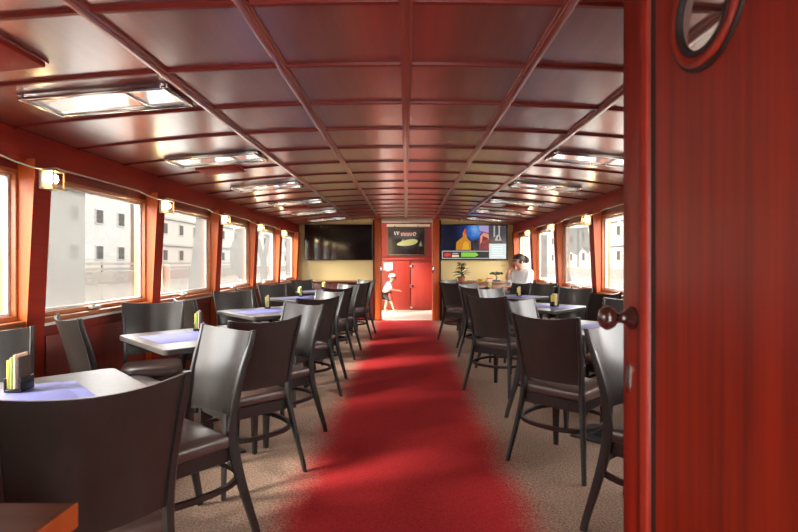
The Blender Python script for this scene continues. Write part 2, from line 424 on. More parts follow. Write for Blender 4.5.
# ------------------------------------------------------------------ foreground door (structure)
DX, DT = .452, .042
YF, YN = 1.035, .262
YS, YP = .925, .905       # stile / groove
PC = (.753, 1.584); PR = .0935
d = MB()
def door_slab(bm, x0, x1, y0, y1, z0, z1, cy, cz_, r, n=40, r2=None):
    """slab in the yz plane with a round hole"""
    import itertools
    outer = []
    for k in range(n):
        a = 2*PI*k/n; dy, dz = math.cos(a), math.sin(a)
        ty = (y1-cy)/dy if dy > 1e-6 else ((y0-cy)/dy if dy < -1e-6 else 1e9)
        tz = (z1-cz_)/dz if dz > 1e-6 else ((z0-cz_)/dz if dz < -1e-6 else 1e9)
        tt = min(ty, tz); outer.append((cy+dy*tt, cz_+dz*tt))
    for c in ((y0, z0), (y1, z0), (y0, z1), (y1, z1)):
        j = min(range(n), key=lambda k: (outer[k][0]-c[0])**2+(outer[k][1]-c[1])**2); outer[j] = c
    inner = [(cy+r*math.cos(2*PI*k/n), cz_+r*math.sin(2*PI*k/n)) for k in range(n)]
    V = {}; r2 = r2 or r; inner2 = [(cy+r2*math.cos(2*PI*k/n), cz_+r2*math.sin(2*PI*k/n)) for k in range(n)]
    for tagk, xx in (('a', x0), ('b', x1)):
        V[tagk+'o'] = [bm.verts.new((xx, *p)) for p in outer]; V[tagk+'i'] = [bm.verts.new((xx, *p)) for p in (inner if tagk == 'a' else inner2)]
    for k in range(n):
        q = (k+1) % n
        bm.faces.new((V['ao'][k], V['ao'][q], V['ai'][q], V['ai'][k])); bm.faces.new((V['bo'][k], V['bi'][k], V['bi'][q], V['bo'][q]))
        bm.faces.new((V['ao'][k], V['bo'][k], V['bo'][q], V['ao'][q])); bm.faces.new((V['ai'][k], V['ai'][q], V['bi'][q], V['bi'][k]))
door_slab(d.bm, DX, DX+DT, YN, YP, .02, 1.98, PC[0], PC[1], PR-.030, r2=PR+.03)
door = d.build('door_3', M['door'], smooth=25); struct(door)
b = MB(); b.box((DX-.004, YS, .02), (DX+DT, YF, 1.98), bevel=.005); b.build('stile', M['door'], door)
b = MB(); b.box((DX+.0015, YP-.001, .02), (DX+DT-.004, YS+.001, 1.98)); b.build('groove', M['doordark'], door, smooth=0)
b = MB(); b.box((DX-.0065, YS+.002, .02), (DX-.001, YS+.030, 1.98), bevel=.002); b.build('bead', M['valance'], door)
# porthole: dark seal ring, red moulded ring, glass
rot = Matrix.Translation((DX, PC[0], PC[1])) @ Matrix.Rotation(-PI/2, 4, 'Y')
def ring_mesh(r0, r1, h, mat, name):
    b = MB(); prof = [(r0, .0), (r0, h*.8), (r0+(r1-r0)*.3, h), (r0+(r1-r0)*.7, h), (r1, h*.7), (r1, 0)]
    n = 48
    vs = [[b.bm.verts.new(rot @ Vector((r*math.cos(2*PI*j/n), r*math.sin(2*PI*j/n), z))) for j in range(n)] for r, z in prof]
    for k in range(len(prof)):
        A, B = vs[k], vs[(k+1) % len(prof)]
        for j in range(n): b.bm.faces.new((A[j], A[(j+1) % n], B[(j+1) % n], B[j]))
    return b.build(name, mat, door)
ring_mesh(PR-.032, PR-.021, .010, M['doordark'], 'porthole_seal')
ring_mesh(PR-.022, PR-.006, .010, M['door'], 'porthole_ring')
ring_mesh(PR-.007, PR, .005, M['doordark'], 'porthole_seal')
b = MB(); b.lathe([(PR-.031, -.006), (PR-.031, -.002)], n=40, mtx=rot); b.build('porthole_glass', M['porthole'], door, smooth=0)
# knob and keyhole plate on the stile
kr = Matrix.Translation((DX-.004, .985, 1.09)) @ Matrix.Rotation(-PI/2, 4, 'Y')
b = MB(); b.lathe([(.003, -.001), (.023, 0), (.0235, .006), (.019, .012), (.012, .019), (.0095, .028), (.012, .035), (.019, .040), (.0235, .049), (.0235, .056), (.018, .064), (.008, .068), (.002, .0685)], n=28, mtx=kr)
b.build('door_knob', M['knob'], door)
b = MB()
el = [(.011*math.cos(2*PI*k/20), .031*math.sin(2*PI*k/20)) for k in range(20)]
b.loft([[(DX-.0035, 1.004+u, .968+v) for u, v in el], [(DX-.0075, 1.004+u*.8, .968+v*.9) for u, v in el]]); b.build('keyhole_plate', M['chrome'], door)

# ------------------------------------------------------------------ cables, wall lamps
for side, nm, lab in ((-1, 'left', 'thin white cable looping along the wood above the left-hand windows'), (1, 'right', 'thin white cable looping along the wood above the right-hand windows')):
    pts = []
    yy = .3
    x = side*(HW-.056)
    for p in PIL[1:-1]:
        pts += [(x, p-1.0, 1.786), (x, p-.30, 1.784), (x, p-.16, 1.765), (side*(HW-.115), p-.10, 1.742), (side*(HW-.125), p-.04, 1.745), (side*(HW-.112), p+.09, 1.775), (x, p+.2, 1.786)]
    pts += [(x, Y1-.05, 1.786)]
    b = MB(); b.tube(pts, .005, n=6); tag(b.build('cable', M['offwhite']), lab, 'cable')

lamp0 = thing('wall_lamp', 'x', 'lamp', group='lit wall lamps on the window pillars')
b = MB(); b.box((-.06, 0, -.06), (.06, .02, .06), bevel=.006); b.build('back_plate', M['offwhite'], lamp0)
b = MB()
b.box((-.055, .02, .045), (.055, .085, .055), bevel=.003); b.box((-.055, .02, -.06), (.055, .085, -.05), bevel=.003)
for sx in (-1, 1):
    b.tube([(sx*.045, .08, -.05), (sx*.045, .08, .05)], .005)
b.build('cage', M['brass'], lamp0)
b = MB(); b.lathe([(.014, -.05), (.016, -.03), (.016, -.02)], mtx=Matrix.Translation((0, .05, 0)), n=16); b.build('socket', M['white'], lamp0)
b = MB(); b.sphere((0, .05, .005), .024, seg=16, sc=(1, 1, 1.2)); b.build('bulb', M['bulb'], lamp0)
first = True
ORD = ['first', 'second', 'third', 'fourth', 'fifth', 'sixth', 'seventh']
for side, nm in ((-1, 'left'), (1, 'right')):
    for j, p in enumerate(PIL[2:-1] if side < 0 else PIL[3:-1]):
        o = lamp0 if first else copy_tree(lamp0); first = False
        o.location = (side*(HW-.098), p+.015, 1.69); o.rotation_euler = (0, 0, -PI/2 if side < 0 else PI/2)
        where = ['nearest pillar', 'second pillar', 'third pillar', 'fourth pillar', 'fifth pillar'][j]
        if side > 0: where = ['pillar behind the open door', 'nearest visible pillar', 'second visible pillar', 'third visible pillar'][j]
        o['label'] = 'small lit brass wall lamp on the %s of the %s wall' % (where, nm)

# ------------------------------------------------------------------ ceiling fixtures
cl0 = thing('ceiling_light', 'x', 'lamp', group='rectangular ceiling lights')
b = MB(); w, h = .36, .15
b.box((-w, -h, -.03), (-w+.03, h, 0), bevel=.006); b.box((w-.03, -h, -.03), (w, h, 0), bevel=.006)
b.box((-w+.03, -h, -.03), (w-.03, -h+.03, 0), bevel=.006); b.box((-w+.03, h-.03, -.03), (w-.03, h, 0), bevel=.006)
b.build('frame', M['chrome'], cl0)
b = MB(); b.box((-w+.03, -h+.03, -.016), (w-.03, h-.03, -.004)); b.build('cover', M['mirror'], cl0, smooth=0)
b = MB(); b.box((.12, -h+.03, -.024), (.15, h-.03, -.015), bevel=.003); b.build('divider', M['chrome'], cl0)
first = True
for side, nm in ((-1, 'left'), (1, 'right')):
    for j, y in enumerate((2.535, 3.985, 5.43, 6.85, 8.25, 9.55)):
        if side > 0 and j == 0: continue
        o = cl0 if first else copy_tree(cl0); first = False
        x = side*1.50
        o.location = (x, y, cz(x)-.004); o.rotation_euler = (0, math.atan(.115*x/2), 0)
        if side < 0: o['label'] = '%s of the rectangular chrome-framed ceiling lights along the left side' % ORD[j].replace('first', 'nearest')
        else: o['label'] = '%s of the rectangular chrome-framed ceiling lights along the right side' % ORD[j-1].replace('first', 'nearest')
first = True
for x, y, lab in ((-1.66, 1.94, 'shallow wooden box on the ceiling above the nearest left table'),
                  (-1.62, 4.36, 'shallow red-brown box on the ceiling behind the second left ceiling light'),
                  (-1.62, 7.40, 'small red-brown box on the ceiling over the far left tables'),
                  (1.62, 7.40, 'small red-brown box on the ceiling over the far right tables')):
    if first:
        bx0 = MB().box((-.17, -.13, -.030), (.17, .13, .004), bevel=.008).build('ceiling_box', M['valance']); o = bx0; first = False
        tr = MB().box((-.178, -.138, -.012), (.178, .138, .003), bevel=.003).build('mounting_plate', M['rail'], bx0)
    else: o = copy_tree(bx0)
    o.location = (x, y, cz(x)-.004); o.rotation_euler = (0, math.atan(.115*x/2), 0)
    tag(o, lab, 'box', 'boxes on the ceiling')

# ------------------------------------------------------------------ chair
TOPZ = .90
def chair_root(label):
    return thing('dining_chair', label, 'chair', group='dark wooden dining chairs at the tables')
UP = [(.240, -.300, 0.003), (.222, -.268, .14), (.200, -.232, .30), (.186, -.212, .43), (.186, -.216, .55), (.194, -.245, .70), (.207, -.300, TOPZ)]
def make_chair():
    r = chair_root('x')
    for s in (-1, 1):
        b = MB(); pts = [(s*x, y, z) for x, y, z in UP]
        # sample a smooth sabre curve
        P = []
        n = 18
        for k in range(n+1):
            z = .003+(TOPZ-.003)*k/n
            for a, c in zip(UP, UP[1:]):
                if a[2]-1e-6 <= z <= c[2]+1e-6: break
            P.append(z)
        def curve(z):
            zs = [u[2] for u in UP]
            i = max(0, min(len(UP)-2, next((j for j in range(len(UP)-1) if z <= zs[j+1]+1e-9), len(UP)-2)))
            t = (z-zs[i])/(zs[i+1]-zs[i])
            p0 = UP[max(i-1, 0)]; p1 = UP[i]; p2 = UP[i+1]; p3 = UP[min(i+2, len(UP)-1)]
            def cr(a, b_, c, d_): return .5*((2*b_)+(-a+c)*t+(2*a-5*b_+4*c-d_)*t*t+(-a+3*b_-3*c+d_)*t**3)
            return cr(p0[0], p1[0], p2[0], p3[0]), cr(p0[1], p1[1], p2[1], p3[1])
        rings = []
        for z in P:
            x, y = curve(z)
            f = 1-abs(z-.42)/.5; f = max(.0, min(1, f))
            hw = .0095+.0035*f; hd = .0125+.0105*f
            if z > .5: hd = .0115+.0105*max(0, (TOPZ-z)/.5)
            rings.append([(s*x+hw, y+hd*.7, z), (s*x+hw*.7, y+hd, z), (s*x-hw*.7, y+hd, z), (s*x-hw, y+hd*.7, z), (s*x-hw, y-hd*.7, z), (s*x-hw*.7, y-hd, z), (s*x+hw*.7, y-hd, z), (s*x+hw, y-hd*.7, z)])
        b.loft(rings); b.build('leg', M['chairleg'], r, smooth=50)
        b = MB()
        b.tube([(s*.160, .140, .40), (s*.163, .144, .2), (s*.166, .148, .003)], 0, rect=[(.019, .019), (.016, .016), (.012, .012)]); b.build('leg', M['chairleg'], r, smooth=30)
    # seat frame
    def outline(x0, x1, yb, yf, rad=.10, n=6):
        """rear half-width x0, front half-width x1, rounded front corners"""
        pts = [(-x0, yb), (x0, yb)]
        for k in range(n+1):
            a = PI/2*k/n; pts.append((x1-rad+rad*math.cos(a), yf-rad+rad*math.sin(a)))
        for k in range(n+1):
            a = PI/2+PI/2*k/n; pts.append((-(x1-rad)+rad*math.cos(a), yf-rad+rad*math.sin(a)))
        return pts
    b = MB(); o1 = outline(.180, .186, -.20, .165, .09)
    b.loft([[(x*.98, y, .350) for x, y in o1], [(x, y, .354) for x, y in o1], [(x, y, .412) for x, y in o1]]); b.build('seat_frame', M['chairleg'], r, smooth=40)
    b = MB(); secs = []
    for q, z in ((1.0, .412), (1.03, .420), (1.045, .437), (1.035, .455), (.97, .469), (.82, .478), (.5, .483), (.1, .484)):
        secs.append([(x*q, (y-.005)*q+.005, z) for x, y in outline(.186, .188, -.19, .168, .10)])
    b.loft(secs); b.build('seat', M['vinyl'], r, smooth=60)
    # curved back panel
    def ypath(z):
        zs = [u[2] for u in UP]
        for i in range(len(UP)-1):
            if z <= zs[i+1]+1e-9:
                t = (z-zs[i])/(zs[i+1]-zs[i]); return (UP[i][0]*(1-t)+UP[i+1][0]*t, UP[i][1]*(1-t)+UP[i+1][1]*t)
        return UP[-1][0], UP[-1][1]
    b = MB(); nx, nz = 14, 10; T = .011
    front, back = [], []
    for k in range(nz+1):
        rf, rb = [], []
        for j in range(nx+1):
            u = -1+2*j/nx
            ztop = TOPZ-.004-.016*(1-u*u); zbot = .512+.004*(1-u*u)
            z = zbot+(ztop-zbot)*k/nz
            xw, y = ypath(z)
            x = u*(xw-.006); y = y-.052*(1-u*u)
            rf.append((x, y+T/2, z)); rb.append((x, y-T/2, z))
        front.append(rf); back.append(rb)
    VF = [[b.bm.verts.new(p) for p in r_] for r_ in front]; VB = [[b.bm.verts.new(p) for p in r_] for r_ in back]
    for k in range(nz):
        for j in range(nx):
            b.bm.faces.new((VF[k][j], VF[k][j+1], VF[k+1][j+1], VF[k+1][j])); b.bm.faces.new((VB[k][j], VB[k+1][j], VB[k+1][j+1], VB[k][j+1]))
    for j in range(nx):
        b.bm.faces.new((VF[0][j], VB[0][j], VB[0][j+1], VF[0][j+1])); b.bm.faces.new((VF[nz][j], VF[nz][j+1], VB[nz][j+1], VB[nz][j]))
    for k in range(nz):
        b.bm.faces.new((VF[k][0], VF[k+1][0], VB[k+1][0], VB[k][0])); b.bm.faces.new((VF[k][nx], VB[k][nx], VB[k+1][nx], VF[k+1][nx]))
    b.build('backrest', M['chair'], r, smooth=40)
    # bent-wood stretcher: from rear legs sweeping round to the front legs
    b = MB(); pts = []
    pw = lambda v: math.copysign(abs(v)**(2/2.6), v)
    for k in range(33):
        a = 2*PI*k/32+.3
        pts.append((.228*pw(math.cos(a)), -.055+.240*pw(math.sin(a)), .262))
    b.tube(pts, 0, rect=[(.010, .011)]*len(pts)); b.build('stretcher', M['chairleg'], r, smooth=40)
    return r

CH = []      # (back top centre x,y, facing x,y, label)
def place(proto, x, y, fx, fy, label):
    o = proto if not CH else copy_tree(proto)
    l = math.hypot(fx, fy); fx /= l; fy /= l
    o.location = (x+fx*.30, y+fy*.30, 0); o.rotation_euler = (0, 0, math.atan2(-fx, fy))
    o['label'] = label; CH.append(o); return o
proto = make_chair()
TB = [('left', 'nearest', -1.28, 1.63), ('left', 'second', -1.26, 3.15), ('left', 'third', -1.25, 4.72), ('left', 'fourth', -1.27, 6.40), ('left', 'farthest', -1.22, 7.95),
      ('right', 'nearest', 1.52, 1.83), ('right', 'second', 1.38, 3.44), ('right', 'third', 1.38, 5.22), ('right', 'fourth', 1.38, 6.70), ('right', 'farthest', 1.22, 7.97)]
D = .82*.7071
rj = lambda a=.025: random.uniform(-a, a)
# left aisle chairs measured from the photograph
place(proto, -.755, 1.235, -.67, .74, 'large dark chair with its back to the viewer at the nearest left table')
place(proto, -.83, 2.32, -.63, -.78, 'chair turned towards the viewer at the aisle corner of the nearest left table')
AISLE = [(-.75, 2.69, -.7, .71, 'near', 'second'), (-.755, 3.68, -.62, -.78, 'far', 'second'), (-.75, 4.29, -.7, .7, 'near', 'third'), (-.80, 5.27, -.62, -.78, 'far', 'third'),
         (-.80, 5.95, -.7, .7, 'near', 'fourth'), (-.79, 6.93, -.65, -.75, 'far', 'fourth'), (-.70, 7.50, -.7, .7, 'near', 'farthest'), (-.68, 8.54, -.7, -.7, 'far', 'farthest')]
for x, y, fx, fy, nf, od in AISLE:
    if nf == 'near': lab = 'dark chair with its back to the viewer, aisle side of the %s left table' % od
    else: lab = 'chair turned towards the viewer, aisle side of the %s left table' % od
    place(proto, x, y, fx, fy, lab)
LW = [(-1.90, 2.20, .7, -.7, 'far', 'nearest'), (-1.88, 2.78, .66, .75, 'near', 'second'), (-1.93, 3.83, .42, -.91, 'far', 'second'), (-1.84, 4.14, .7, .72, 'near', 'third'), (-1.83, 5.30, .66, -.75, 'far', 'third'),
      (-1.86, 5.76, .7, .7, 'near', 'fourth'), (-1.85, 6.90, .7, -.7, 'far', 'fourth'), (-1.80, 7.38, .7, .7, 'near', 'farthest'), (-1.78, 8.53, .7, -.7, 'far', 'farthest')]
for x, y, fx, fy, nf, od in LW:
    if nf == 'near': lab = 'dark chair by the left window wall, facing away at the %s left table' % od
    else: lab = 'dark chair by the left window wall, facing the viewer at the %s left table' % od
    place(proto, x, y, fx, fy, lab)
RA = [(.96, 2.40, .7, -.7, 'far', 'nearest'), (.785, 2.85, .7, .7, 'near', 'second'), (.93, 4.03, .74, -.65, 'far', 'second'), (.72, 4.52, .66, .75, 'near', 'third'), (.98, 5.80, .6, -.8, 'far', 'third'),
      (.83, 6.12, .7, .7, 'near', 'fourth'), (.88, 7.12, .7, -.7, 'far', 'fourth'), (.67, 7.54, .68, .73, 'near', 'farthest'), (.73, 8.58, .7, -.7, 'far', 'farthest')]
for x, y, fx, fy, nf, od in RA:
    if od == 'nearest': lab = 'silvery lit chair beside the door knob, turned towards the viewer'
    elif nf == 'near': lab = 'dark chair with its back to the viewer, aisle side of the %s right table' % od
    else: lab = 'chair turned towards the viewer, aisle side of the %s right table' % od
    place(proto, x, y, fx, fy, lab)
RW = [(1.84, 4.12, -.7, -.7, 'far', 'second'), (1.98, 4.96, -.42, .9, 'near', 'third'), (2.0, 5.91, -.7, -.7, 'far', 'third'), (1.95, 6.21, -.7, .72, 'near', 'fourth'), (1.97, 7.16, -.7, -.8, 'far', 'fourth'), (1.72, 7.42, -.62, .78, 'near', 'farthest'), (1.98, 8.48, -.30, -.95, 'far', 'farthest')]
for x, y, fx, fy, nf, od in RW:
    if nf == 'near': lab = 'dark chair by the right window wall, facing away at the %s right table' % od
    elif od == 'farthest': lab = 'dark chair by the right window wall that the person in white sits on'
    else: lab = 'dark chair by the right window wall, facing the viewer at the %s right table' % od
    place(proto, x, y, fx, fy, lab)

# ------------------------------------------------------------------ tables, runners, menu stands
TH = .74
tb0 = thing('dining_table', 'x', 'table', group='grey-topped square dining tables')
b = MB(); hs = .39; rc = .035; pts = []
for cx_, cy_, a0 in ((hs-rc, hs-rc, 0), (-hs+rc, hs-rc, PI/2), (-hs+rc, -hs+rc, PI), (hs-rc, -hs+rc, 1.5*PI)):
    for k in range(6):
        a = a0+PI/2*k/5; pts.append((cx_+rc*math.cos(a), cy_+rc*math.sin(a)))
b.loft([[(x*.985, y*.985, TH-.032) for x, y in pts], [(x, y, TH-.026) for x, y in pts], [(x, y, TH-.004) for x, y in pts], [(x*.993, y*.993, TH) for x, y in pts]])
b.build('tabletop', M['table'], tb0, smooth=30)
b = MB(); b.box((-.035, -.035, .016), (.035, .035, TH-.05), bevel=.008); b.build('column', M['iron'], tb0)
b = MB(); b.box((-.16, -.16, TH-.05), (.16, .16, TH-.031), bevel=.004); b.build('support_plate', M['iron'], tb0)
b = MB(); b.box((-.18, -.18, 0.001), (.18, .18, .016), bevel=.006); b.box((-.06, -.06, .014), (.06, .06, .03), bevel=.006); b.build('base', M['iron'], tb0)
mn0 = thing('menu_stand', 'x', 'menu', group='menu stands on the tables')
b = MB(); b.box((-.038, -.028, 0), (.038, .028, .012), bevel=.003); b.box((-.038, -.028, 0), (.038, -.022, .05), bevel=.002); b.box((-.038, .022, 0), (.038, .028, .05), bevel=.002)
b.build('holder', M['black'], mn0)
for yy, zz, mt, nm_ in ((-.017, .112, 'yellow', 'card'), (-.007, .122, 'green', 'card'), (.004, .130, 'peach', 'card'), (.015, .120, 'browncard', 'card')):
    b = MB(); b.box((-.034, yy-.004, .012), (.034, yy+.004, zz), bevel=.0015)
    o = b.build(nm_, M[mt], mn0)
    o['label'] = {'green': 'green card', 'browncard': 'brown card', 'peach': 'peach card', 'yellow': 'yellow card'}[mt]
def runner_mesh():
    b = MB(); w, l = .19, .27
    N_ = 12
    b.loft([[(x, -l+2*l*k/N_, z) for x, z in ((-w, 0), (-w+.004, .0015), (0, .0012+.0012*math.sin(k*1.3)), (w-.004, .0015), (w, 0))] for k in range(N_+1)])
    o = b.build('table_runner', M['blue'])
    b = MB(); b.box((-.20, .02, .0025), (.13, .22, .0045), bevel=.001); b.build('folded_napkin', M['blue'], o)
    return o
first = True
for sd, od, x, y in TB:
    t = tb0 if first else copy_tree(tb0); t.location = (x, y, 0); t.rotation_euler = (0, 0, PI/4+rj(.03))
    t['label'] = 'square grey-topped table, %s on the %s side of the aisle' % (od, sd)
    r_ = runner_mesh() if first else copy_tree(rn0)
    if first: rn0 = r_
    r_.location = (x-.06*(1 if sd == 'left' else -1), y-.02, TH+.001); r_.rotation_euler = (0, 0, -PI/4 if sd == 'left' else PI/4)
    tag(r_, 'blue paper runner on the %s table of the %s row' % (od, sd), 'table runner', 'blue table runners')
    mm = mn0 if first else copy_tree(mn0)
    if sd == 'left': ox, oy = (-.085, .135) if od == 'nearest' else (-.10+rj(), .18+rj())
    else: ox, oy = .12+rj(), -.10+rj()
    mm.location = (x+ox, y+oy, TH+.0075); mm.rotation_euler = (0, 0, -1.25+rj(.3))
    mm['label'] = 'small stand of colourful menu cards on the %s table of the %s row' % (od, sd)
    first = False

# ------------------------------------------------------------------ wooden counter corner, lower left
t = thing('side_counter', 'brown wooden counter with thick red-edged top in the lower left corner', 'counter', (-1.05, .62, 0))
MB().box((-.42, -.34, .695), (.42, .335, .742), bevel=.006).build('top', M['counter'], t)
MB().box((.419, -.34, .694), (.424, .336, .741), bevel=.002).build('edge_band', M['pillar'], t)
MB().box((-.38, -.27, 0.002), (.30, .26, .696), bevel=.006).build('body', M['wall'], t)
MB().box((.285, -.20, .12), (.312, .20, .62), bevel=.006).build('side_panel', M['valance'], t)
MB().tube([(.312, .10, .38), (.335, .10, .38)], .012).build('knob', M['brass'], t)

# ------------------------------------------------------------------ televisions
def tv(label, cx_, name='television'):
    t = thing(name, label, 'television', (cx_, Y1, 1.602))
    t.scale = (1, 1, .925)
    MB().box((-.69, -.075, -.395), (.69, -.03, .395), bevel=.008).build('casing', M['black'], t)
    MB().box((-.25, -.035, -.2), (.25, -.001, .2), bevel=.004).build('wall_bracket', M['iron'], t)
    return t
t = tv('large dark switched-off television on the far wall, left of the aisle', -1.385)
MB().box((-.672, -.0775, -.375), (.672, -.0745, .378)).build('screen', M['screenoff'], t, smooth=0)
MB().box((-.02, -.079, -.391), (.02, -.074, -.384), bevel=.001).build('power_light', M['chrome'], t)
t = tv('large lit television on the far wall, right of the aisle', 1.39)
scr = MB(); scr.box((-.672, -.0775, -.375), (.672, -.0745, .378)); 
# moving-picture background: navy with a blue glow at the top middle
m, nt, N, L, bb = new_mat('screen_picture')
tc = N.new('ShaderNodeTexCoord'); mp = N.new('ShaderNodeMapping'); mp.inputs['Location'].default_value = (-.03, 0, -.27); mp.inputs['Scale'].default_value = (1.0, .0, .95)
gr = N.new('ShaderNodeVectorMath'); gr.operation = 'LENGTH'
nz_ = N.new('ShaderNodeTexNoise'); nz_.inputs['Scale'].default_value = 9
ad = N.new('ShaderNodeMath'); ad.operation = 'MULTIPLY_ADD'; ad.inputs[1].default_value = .22
r = N.new('ShaderNodeValToRGB'); e = r.color_ramp.elements
e[0].position = .10; e[0].color = (.30, .55, .95, 1); e[1].position = .55; e[1].color = (.006, .008, .028, 1)
e2 = e.new(.24); e2.color = (.05, .22, .75, 1); e3 = e.new(.36); e3.color = (.02, .04, .16, 1)
L.new(tc.outputs['Object'], mp.inputs['Vector']); L.new(mp.outputs['Vector'], gr.inputs[0]); L.new(tc.outputs['Object'], nz_.inputs['Vector'])
L.new(nz_.outputs['Fac'], ad.inputs[0]); L.new(gr.outputs['Value'], ad.inputs[2]); L.new(ad.outputs[0], r.inputs['Fac'])
bb.inputs['Base Color'].default_value = (.01, .01, .01, 1); bb.inputs['Roughness'].default_value = .2
L.new(r.outputs['Color'], bb.inputs['Emission Color']); bb.inputs['Emission Strength'].default_value = .35; bb.inputs['Specular IOR Level'].default_value = .15
s_ = scr.build('screen', m, t, smooth=0)
E = {k: emit('screen_'+k, c, 0.42) for k, c in dict(amber=(.62, .24, .01), gold=(.8, .42, .03), maroon=(.25, .02, .03), pink=(.75, .32, .25), grey=(.08, .07, .08), white=(.80, .86, .84), red=(.80, .05, .03), green=(.26, .70, .05), cream=(.85, .7, .45), violet=(.45, .35, .62), black=(.012, .012, .02), lightgrey=(.5, .5, .5), teal=(.10, .25, .22)).items()}
def flat(pts, mat, layer, nm):
    b = MB(); y = -.0778-.0006*layer
    b.loft([[(x, y, z) for x, z in pts], [(x, y+.0005, z) for x, z in pts]]); b.build(nm, mat, t, smooth=0)
def R(x0, z0, x1, z1): return [(x0, z0), (x1, z0), (x1, z1), (x0, z1)]
# picture: pale decanter-like glasses, reaching figure, side panel and ticker
flat([(-.37, -.17), (-.06, -.17), (-.07, .02), (-.12, .06), (-.15, .12), (-.16, .22), (-.20, .27), (-.23, .20), (-.23, .12), (-.30, .06), (-.36, .0)], E['amber'], 1, 'picture')
flat([(-.24, -.16), (-.10, -.16), (-.11, -.02), (-.17, .03), (-.22, -.02)], E['gold'], 2, 'picture')
flat([(-.20, .18), (-.16, .18), (-.165, .30), (-.195, .30)], E['red'], 2, 'picture')
flat([(.10, -.17), (.34, -.17), (.34, .20), (.20, .24), (.12, .18), (.10, .02)], E['maroon'], 1, 'picture')
flat([(.12, -.05), (.16, .02), (.18, .14), (.28, .10), (.33, .0), (.35, .06), (.30, .18), (.20, .22), (.13, .14)], E['pink'], 2, 'picture')
flat(R(-.02, -.17, .08, .05), E['black'], 1, 'picture')
flat([(.12, .26), (.30, .20), (.32, .37), (.10, .37)], E['violet'], 1, 'picture')
flat(R(.30, -.02, .66, .37), E['grey'], 3, 'panel')
flat(R(.40, .12, .43, .37), E['lightgrey'], 4, 'panel'); flat(R(.50, .16, .53, .37), E['lightgrey'], 4, 'panel')
flat([(.42, .04), (.57, .04), (.55, .08), (.53, .15), (.495, .17), (.46, .15), (.44, .08)], E['lightgrey'], 5, 'emblem')
flat([(.48, .06), (.515, .06), (.51, .12), (.485, .12)], E['black'], 6, 'emblem')
flat(R(.31, -.365, .655, -.03), E['white'], 4, 'notice_box')
for z in (-.10, -.15, -.20, -.25, -.30): flat(R(.37, z, .58+rj(.03), z+.012), emit('screen_line', (.5, .68, .66), .9), 5, 'notice_line')
flat(R(-.655, -.365, .30, -.185), E['lightgrey'], 3, 'ticker')
flat(R(-.64, -.345, .30, -.205), E['black'], 4, 'ticker')
flat(R(-.625, -.325, -.46, -.225), E['maroon'], 5, 'ticker'); flat([(-.61, -.30), (-.53, -.31), (-.47, -.28), (-.48, -.25), (-.56, -.24), (-.60, -.26)], E['red'], 6, 'ticker')
flat(R(-.45, -.325, -.31, -.275), E['cream'], 5, 'ticker'); flat(R(-.44, -.255, -.32, -.235), E['lightgrey'], 5, 'ticker')
flat([(-.26, -.32), (.02, -.32), (.09, -.28), (.04, -.225), (-.26, -.225)], E['green'], 5, 'ticker')

# thin conduit under the dark television
MB().tube([(-2.0, Y1-.012, 1.24), (-2.0, Y1-.012, .83)], .009).build('conduit', M['offwhite'])
tag(bpy.data.objects['conduit'], 'pale vertical conduit on the cream wall below the dark television', 'conduit')

# far wall ledges
t = MB().box((-2.22, Y1-.13, .79), (-.68, Y1-.021, .825), bevel=.006).build('wall_shelf', M['ledge'])
tag(t, 'long brown wooden ledge on the cream wall below the dark television', 'shelf')
t = thing('sideboard', 'brown wooden sideboard below the lit television', 'sideboard', (1.36, 9.99, 0))
MB().box((-.64, -.24, .775), (.66, .26, .81), bevel=.006).build('top', M['ledge'], t)
MB().box((-.62, -.22, .002), (.64, .25, .776), bevel=.004).build('body', M['counter'], t)
for k in range(3):
    d_ = MB().box((-.60+.41*k, -.236, .06), (-.22+.41*k, -.219, .74), bevel=.005).build('door', M['ledge'], t)
    MB().sphere((-.25+.41*k, -.245, .42), .013, seg=10).build('knob', M['brass'], d_)
# potted plant
def leaf(b, base, dirv, l, w):
    d_ = Vector(dirv).normalized(); up = Vector((0, 0, 1)); sd = d_.cross(up).normalized()
    P = []
    for k in range(6):
        f = k/5; c = Vector(base)+d_*l*f+up*(-.22*l*f*f); ww = w*math.sin(PI*min(.98, .08+f*.9))
        P.append([c-sd*ww, c+up*.008*math.sin(PI*f)+up*.002, c+sd*ww, c-up*.003])
    b.loft(P)
pl = thing('potted_plant', 'dark leafy potted plant on the sideboard below the lit television', 'plant', (1.10, 9.94, .81))
MB().lathe([(.045, 0), (.06, .01), (.075, .09), (.08, .10), (.07, .10), (.065, .085), (.01, .085)], n=20).build('pot', M['pot'], pl)
MB().tube([(0, 0, .08), (.01, 0, .18), (-.005, .0, .28), (.02, 0, .36)], [.012, .011, .009, .004]).build('stem', M['leaf'], pl)
b = MB(); rr = random.Random(3)
for k in range(46):
    z = .10+.28*rr.random()**1.1; a = rr.random()*2*PI; l = (.20 if z < .25 else .11)*rr.uniform(.6, 1.05)
    leaf(b, (.0, 0, z), (math.cos(a), math.sin(a)*.8, rr.uniform(-.1, .6)), l, .022)
o = b.build('foliage', M['leaf'], pl, smooth=60)
bo = thing('bonsai', 'small flat-topped dark bonsai on the right end of the sideboard', 'plant', (1.80, 9.98, .81))
MB().box((-.08, -.05, 0), (.08, .05, .035), bevel=.008).build('pot', M['tealdark'], bo)
MB().tube([(0, 0, .03), (.015, 0, .08), (-.01, 0, .13), (.0, 0, .16)], [.016, .013, .011, .008]).build('trunk', M['post'], bo)
b = MB(); rr = random.Random(5)
for k in range(30):
    a = rr.random()*2*PI; q = math.sqrt(rr.random()); b.sphere((.13*q*math.cos(a), .09*q*math.sin(a), .165+rr.uniform(-.012, .018)), rr.uniform(.018, .03), seg=7, sc=(1, 1, .6))
b.build('foliage', M['leaf'], bo)
